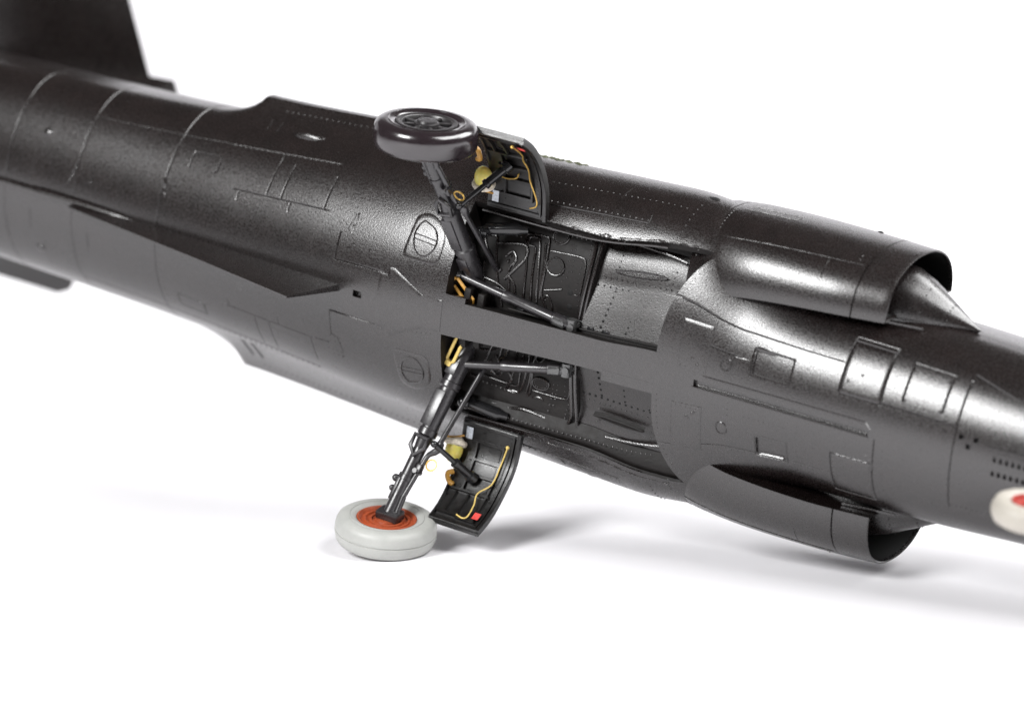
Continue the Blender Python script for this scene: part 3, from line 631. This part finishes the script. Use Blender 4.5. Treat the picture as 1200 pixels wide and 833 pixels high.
# ------------------------------------------------------------------ main landing gear
def lp(s, l, b, sd): return np.array((s, sd*l, b), float)
WHEEL_L = {1: 2.61, -1: 2.87}                     # the two legs of this model are not glued on quite alike
def leg(sd):
    A, E = lp(.16, .62, 1.02, sd), lp(-.10, WHEEL_L[sd]-.18, 2.13, sd); ax = unit(E-A); at = lambda t: A+(E-A)*t
    fw = unit(np.array((1, 0, 0))-ax*ax[0]); up = np.cross(ax, fw); up = up if up[2] > 0 else -up     # fw: to the nose; up: off the belly
    g = empty('main_gear_leg', root, A)
    B = lambda mb, name, m=STRUTM, par=g, **k: mb.build(name, m, par, **k)
    c = MB(); c.tube([at(-.10), at(-.02), at(0), at(.155), at(.16), at(.19), at(.20), at(.45), at(.455), at(.49), at(.50), at(.60)], [.10, .125, .13, .13, .148, .148, .125, .118, .135, .135, .11, .08], 18); main = B(c, 'strut_cylinder')
    pl = MB(); pl.box(at(.33)+up*.10-fw*.03, ax*.26, fw*.085, up*.03, .012); B(pl, 'strut_plate', par=main)
    pl = MB(); pl.box(at(.08)+up*.105-fw*.03, ax*.10, fw*.08, up*.03, .01); B(pl, 'strut_plate', par=main)
    p = MB(); p.tube([at(.56), at(.985)], .088, 16); p.tube([at(.74), at(.745), at(.77), at(.775)], [.076, .1, .1, .076], 16); B(p, 'oleo_piston')
    f = MB(); f.box(at(.82)-fw*.05, ax*.20, fw*.04, up*.075, .015); f.box(at(.985)+np.array((.02, 0, 0)), np.array((.17, 0, 0)), np.array((0, .065, .012)), np.array((0, -.02, .11)), .022); f.tube([at(.86)+fw*.10+up*.02, at(.985)+fw*.11], .042, 10); B(f, 'axle_fork')
    x = MB(); x.tube([E-up*.03-ax*.02, np.array((E[0], sd*(WHEEL_L[sd]+.16), E[2]))], .09, 14); B(x, 'axle')
    # yoke: open D-ring and curved claw
    y = MB(); q = at(.56)+up*.11; pts = [q-ax*.12-fw*.10, q-ax*.12+fw*.11, q+ax*.02+fw*.12, q+ax*.15+fw*.01, q+ax*.04-fw*.10]
    y.tube(pts, .032, 8, closed=True); B(y, 'torque_yoke')
    y = MB(); q = at(.565)+fw*.20; y.tube(bez([q-ax*.17+fw*.06, q-ax*.05+fw*.05, q+ax*.06-fw*.04, q+ax*.20-fw*.06, q+ax*.38-fw*.08, at(.90)+fw*.08]), [.045, .05, .05, .055, .055, .055, .05, .05, .05, .045, .04, .04]+[.036]*19, 10); B(y, 'torque_link')
    k = MB(); k.tube([at(.78)-fw*.16-up*.03, at(.78)+fw*.0], .04, 10); k.ball(at(.78)-fw*.16-up*.03, .055); k.ball(at(.84)-fw*.13, .045); B(k, 'lug')
    k = MB(); k.box(at(.68)+fw*.14+up*.03, ax*.06, fw*.04, up*.05, .012); k.tube([at(.70)+fw*.12-up*.08, at(.70)+fw*.12+up*.1], .035, 10); B(k, 'lug')
    # slender retraction rod beside the strut
    r = MB(); r0 = lp(.46, .58, .82, sd); r1 = at(.52)+fw*.24; r.tube([r0, r0+(r1-r0)*.93, r1], [.036, .036, .05], 10); r.ball(r1, .055); B(r, 'side_rod')
    h = MB(); h.tube([lp(.30, 1.22, 1.02, sd), lp(.72, 1.30, .92, sd), lp(.78, 1.30, .91, sd), lp(.86, 1.31, .88, sd)], [.08, .09, .06, .05], 14); h.tube([lp(.34, 1.2, 1.08, sd), lp(.30, 1.2, 1.10, sd)], .09, 12); h.ball(lp(.28, 1.2, 1.12, sd), .075); B(h, 'retraction_jack', GLOSS)
    # brace along the bay
    b0, b1 = (lp(-.03, .52, 1.09, sd) if sd > 0 else lp(.13, .71, 1.09, sd)), lp(1.78, .24 if sd > 0 else .36, 1.06, sd); bt = lambda t: b0+(b1-b0)*t; n = unit(np.cross(b1-b0, (0, 1, 0))); n = n if n[2] > 0 else -n
    m = MB(); m.tube([bt(0), bt(.04), bt(.40), bt(.41), bt(.46), bt(.47), bt(.83), bt(.84), bt(.93), bt(.97)], [.06, .05, .055, .075, .075, .066, .066, .085, .085, .06], 14); br = B(m, 'drag_brace')
    m = MB(); m.ball(b0, .085); B(m, 'brace_joint', STEEL, br)
    m = MB(); m.tube([bt(.985)-n*.02+np.array((0, -.09, 0)), bt(.985)-n*.02+np.array((0, .09, 0))], .075, 14); m.box(bt(.90)+n*.06, unit(b1-b0)*.09, np.array((0, .05, 0)), n*.03, .012); m.tube([bt(1.0)-n*.14, bt(1.0)+n*.07], .05, 12); B(m, 'brace_joint', STEEL, br)
    m = MB(); m.tube([bt(.30)-n*.115, bt(.95)-n*.13], .03, 8); B(m, 'hydraulic_line', GLOSS, br)
    # slotted link at the pivot
    l0, l1 = (lp(-.0, .45, 1.18, sd), lp(.27, .22, 1.18, sd)); d = unit(l1-l0); w = unit(np.cross(d, (0, 0, 1))); m = MB()
    if sd < 0: l0, l1 = lp(.06, .64, 1.2, sd), lp(.20, .27, 1.2, sd); d = unit(l1-l0); w = unit(np.cross(d, (0, 0, 1)))
    m.tube([l0+w*.055, l1+w*.055, l1+d*.05, l1-w*.055, l0-w*.055, l0-d*.05], .024, 8, closed=True); m.box(l0-d*.05, d*.04, w*.05, np.array((0, 0, .03)), .01)
    B(m, 'slotted_link', YELLOW if sd < 0 else OCHRE, label='pale yellow slotted link' if sd < 0 else 'ochre slotted link')
    # brake hose with a brass loop
    t0 = at(.60)+fw*.22; m = MB(); c0 = t0+fw*.045+ax*.08
    m.tube([c0+.075*(math.cos(t)*fw+math.sin(t)*ax) for t in np.linspace(0, 2*math.pi, 20, endpoint=False)], .012, 6, closed=True); B(m, 'hose_loop', BRASS)
    return g
for sd in (1, -1): leg(sd)
def wheel(sd):
    c = np.array((-.10, sd*WHEEL_L[sd], 2.14)); ax = np.array((0, sd, 0.0)); R, hw = .685, .195
    tilt = Matrix.Rotation(math.radians(3 if sd < 0 else 2), 3, Vector((1, 0, 0))); ax = np.array(tilt @ Vector(ax))
    upper = sd > 0; g = empty('main_wheel', root, c, 'glossy black wheel of the upper leg with a spoked hub' if upper else 'light grey wheel with a brick red hub resting on the paper')
    t = MB(); pr = [(.395, -.13), (.415, -.168), (.47, -.188), (.55, -.19), (.605, -.182), (.650, -.155), (.675, -.11), (.686, -.05), (.688, -.012), (.677, -.006), (.677, .006), (.688, .012), (.686, .05), (.675, .11), (.650, .155), (.605, .182), (.55, .19), (.47, .188), (.415, .168), (.395, .13)]
    if upper: pr = [q for q in pr if q[0] != .677]
    pr = [(r, h*1.04) for r, h in pr]
    t.lathe(pr, c, ax, 72); ty = t.build('tyre', TYRE_B if upper else TYRE_G, g, sharp=45)
    for sg in (1, -1):
        e = MB(); e.tube([c+ax*sg*.198+.50*(math.cos(a)*np.array((1, 0, 0))+math.sin(a)*unit(np.cross(ax, (1, 0, 0)))) for a in np.linspace(0, 2*math.pi, 64, endpoint=False)], .008, 6, closed=True); e.build('sidewall_bead', TYRE_B if upper else TYRE_G, ty)
    m = HUB_B if upper else HUB_R
    h = MB()
    for sg in (1, -1):
        if upper: h.lathe([(.396, sg*.13), (.405, sg*.180), (.385, sg*.186), (.365, sg*.182), (.355, sg*.176), (.335, sg*.176), (.325, sg*.165), (.315, sg*.105), (.18, sg*.10), (.175, sg*.145), (.001, sg*.15)], c, ax, 56)
        else: h.lathe([(.396, sg*.13), (.405, sg*.172), (.385, sg*.180), (.362, sg*.160), (.345, sg*.135), (.315, sg*.132), (.308, sg*.150), (.285, sg*.154), (.275, sg*.128), (.24, sg*.125), (.233, sg*.148), (.205, sg*.152), (.195, sg*.13), (.16, sg*.13), (.152, sg*.152), (.10, sg*.155), (.001, sg*.155)], c, ax, 56)
    hub = h.build('rim', m, g, sharp=35)
    if upper:
        e1 = np.array((1.0, 0, 0)); e2 = unit(np.cross(ax, e1)); o = c+ax*.128
        for k in range(8):
            a = k*math.pi/4; d = math.cos(a)*e1+math.sin(a)*e2; w = np.cross(ax, d); s = MB(); s.box(o+d*.255+ax*.012, d*.085, w*.022, ax*.02, .008); s.build('spoke', m, hub)
        q = MB(); q.lathe([(.17, 0), (.165, .03), (.13, .036), (.12, .062), (.06, .066), (.001, .062)], c+ax*.14, ax, 28); q.build('hub_cap', m, hub)
    return g
for sd in (1, -1): wheel(sd)

# ------------------------------------------------------------------ gear doors
def door(sd):
    prof = bez([(1.50, .90), (1.95, .99), (2.33, 1.22), (2.58, 1.48), (2.74, 1.76)] if sd > 0 else [(1.50, .90), (1.93, 1.0), (2.28, 1.25), (2.53, 1.53), (2.67, 1.82)], 8); prof = np.array([p for p in prof]); cum = np.r_[0, np.cumsum(np.linalg.norm(np.diff(prof, axis=0), axis=1))]; cum /= cum[-1]
    def D(u, t, off=0.0):
        """u 0..1 rear to front, t 0..1 hinge to free edge, off towards the inner face"""
        p = np.array([np.interp(t, cum, prof[:, 0]), np.interp(t, cum, prof[:, 1])]); e = 1e-3
        a = np.array([np.interp(min(t+.03, 1), cum, prof[:, 0]), np.interp(min(t+.03, 1), cum, prof[:, 1])])-np.array([np.interp(max(t-.03, 0), cum, prof[:, 0]), np.interp(max(t-.03, 0), cum, prof[:, 1])])
        n = unit((-a[1], a[0])); n = n if n[1] > 0 else -n; p = p+n*off
        s = .20+.13*t+(1.13-.20-.13*t)*u; return np.array((s, sd*p[0], p[1]))
    g = empty('gear_door', root, D(.5, 0))
    nu, nt = 14, 26
    sk = MB(); U = np.linspace(0, 1, nu); T = np.linspace(0, 1, nt); top = np.array([[D(u, t, 0) for t in T] for u in U]); bot = np.array([[D(u, t, -.05) for t in T] for u in U])
    sk.grid(top); sk.grid(bot, flip=True)
    for a, b in ((top[0], bot[0]), (top[-1], bot[-1]), (top[:, 0], bot[:, 0]), (top[:, -1], bot[:, -1])): sk.grid(np.array([a, b]))
    skin = sk.build('door_skin', DOORM, g, sharp=40)
    def bar(name, path, w, h, par=skin, m=DOORM):
        """raised bar along a (u, t) path"""
        mb = MB(); pts = []
        for a, b in zip(path[:-1], path[1:]):
            k = max(1, int(12*max(abs(a[0]-b[0]), abs(a[1]-b[1])))); pts += [tuple(np.array(a)+(np.array(b)-np.array(a))*i/k) for i in range(k)]
        pts.append(path[-1]); rows = []
        for i, (u, t) in enumerate(pts):
            p, q = D(u, t, -.01), D(u, t, h); n = unit(q-p); d = np.array(D(*pts[min(i+1, len(pts)-1)]))-np.array(D(*pts[max(i-1, 0)])); x = unit(np.cross(unit(d), n)); c = D(u, t)
            rows.append([c+x*w-n*.01, c+x*w*.9+n*h*.85, c+x*w*.7+n*h, c-x*w*.7+n*h, c-x*w*.9+n*h*.85, c-x*w-n*.01])
        mb.grid(np.array(rows)); mb.add(rows[0], [tuple(range(6))]); mb.add(rows[-1], [tuple(range(6))]); return mb.build(name, m, par, sharp=35)
    bar('edge_frame', [(.975, .0), (.975, .99)], .03, .05); bar('edge_frame', [(.90, .03), (.90, .97)], .016, .035); bar('edge_frame', [(0.03, .46), (.03, .97)], .02, .03); bar('edge_frame', [(.02, .03), (.97, .03)], .03, .02)
    bar('edge_frame', [(.03, .975), (.97, .975)], .03, .04); bar('edge_frame', [(.45, .90), (.80, .90)], .02, .035)
    for a, b in (((.30, .16), (.30, .62)), ((.76, .14), (.76, .88)), ((.22, .16), (.76, .16)), ((.22, .32), (.76, .32)), ((.22, .46), (.76, .46)), ((.08, .62), (.80, .62)), ((.22, .64), (.20, .88)), ((.45, .64), (.44, .88)), ((.06, .88), (.78, .88))): bar('rib', [a, b], .020, .045)
    for u, t in ((.53, .24), (.53, .39), (.53, .54)):
        pn = MB(); pn.grid(np.array([[D(uu, tt, .012) for tt in np.linspace(t-.05, t+.05, 5)] for uu in np.linspace(u-.18, u+.18, 5)])); pn.build('recess_panel', DOORM, skin)
    rv = MB()
    for t in np.arange(.06, .94, .032): q = D(.84, t, .0); dome(rv, q, D(.84, t, .1)-q, .009, .008)
    rv.build('rivets', DOORM, skin, sharp=60, kind='stuff')
    # wire, label, tag
    wp = [(.74, .90), (.78, .80), (.80, .72), (.76, .64), (.80, .52), (.78, .38), (.86, .20), (.86, .13), (.76, .10)] if sd > 0 else [(.84, .13), (.80, .30), (.78, .50), (.62, .62), (.66, .74), (.68, .88), (.62, .92), (.48, .90)]
    w = MB(); w.tube(bez([D(u, t, .075) for u, t in wp], 5), .0105, 7); w.ball(D(*wp[0], .075), .026); w.build('wire', BRASS if sd > 0 else YELLOW, g)
    if sd > 0:
        w = MB(); w.tube(bez([D(u, t, .06) for u, t in ((.22, .34), (.36, .33), (.52, .36), (.58, .42))], 5), .010, 6); w.build('wire', BRASS, g)
    lb = MB(); lb.grid(np.array([[D(u, t, .018) for t in np.linspace(.06, .16, 4)] for u in (.08, .19)])); lb.build('label', LABELM, g, label='pale label near the hinge')
    tg = MB(); tt, tu = ((.80, .86), (.78, .90)) if sd > 0 else ((.80, .88), (.74, .86)); tg.grid(np.array([[D(u, t, .055) for t in np.linspace(*tt, 4)] for u in tu])); tg.build('warning_tag', REDTAG, g, label='small red tag')
    # bottle with its cradle at the rear edge
    c = D(-.02, .30, .12); d = unit(D(0, .4)-D(0, .2)); n = unit(D(0, .3, .1)-D(0, .3)); x = np.cross(d, n)
    bo = MB(); bo.ball(c, x*.125, d*.175, n*.115, 20, 14); bo.build('fluid_bottle', BOTTLE, g, label='pale yellow bottle')
    cu = MB(); k0 = c-d*.10
    cu.tube([k0+.12*(math.cos(t)*x+.9*math.sin(t)*n) for t in np.linspace(0, 2*math.pi, 18, endpoint=False)], .045, 8, closed=True); cu.ball(k0-d*.02-n*.02, x*.11, d*.08, n*.09); cu.build('bottle_collar', CUFF, g, label='chipped cream collar round the bottle')
    br = MB(); br.tube(bez([c-d*.22-x*.10, c-d*.17+x*.02+n*.05, c-d*.15+x*.18+n*.06]), .014, 6); br.build('bottle_bracket', OCHRE, g); br = MB(); br.tube(bez([c+d*.28-x*.08, c+d*.33-x*.02+n*.04, c+d*.42-x*.05+n*.02, c+d*.46-x*.12]), .036, 8); br.build('bottle_bracket', OCHRE, g)
    # door actuator
    a0, a1 = np.array((.30, sd*1.86, 1.88 if sd < 0 else 1.76)), D(.44, .50, .05); a0 = np.array((.26, sd*1.66, 1.72)); at = lambda t: a0+(a1-a0)*t
    ac = MB(); ac.tube([at(0), at(.5), at(.51), at(.56), at(.57), at(.88), at(.89), at(1)], [.038, .038, .07, .07, .058, .058, .085, .085], 12); ac.ball(a0, .05); ac.build('door_actuator', GLOSS, g)
    return g
for sd in (1, -1): door(sd)

# ------------------------------------------------------------------ nose gear
def nose_gear():
    c = np.array((8.91, 0.0, 2.18)); g = empty('nose_wheel', root, c, 'white nose wheel with a red hub')
    t = MB(); t.lathe([(.24, -.11), (.30, -.15), (.38, -.16), (.44, -.13), (.475, -.06), (.485, 0), (.475, .06), (.44, .13), (.38, .16), (.30, .15), (.24, .11)], c, (0, 1, 0), 56); t.build('tyre', TYRE_W, g)
    h = MB()
    for sg in (1, -1): h.lathe([(.245, sg*.11), (.25, sg*.14), (.22, sg*.14), (.19, sg*.09), (.10, sg*.09), (.09, sg*.15), (.001, sg*.15)], c, (0, 1, 0), 40)
    h.build('rim', HUB_N, g)
    l = MB(); l.tube([c+np.array((0, -.24, 0)), c+np.array((0, .24, 0))], .05, 12)
    for sg in (1, -1): l.tube([c+np.array((0, sg*.22, 0)), c+np.array((.1, sg*.2, -.55)), c+np.array((.12, 0, -.65))], .045, 10)
    l.tube([c+np.array((.12, 0, -.6)), c+np.array((.3, 0, -1.5))], .09, 14); l.build('nose_gear_leg', STRUTM, root)
nose_gear()
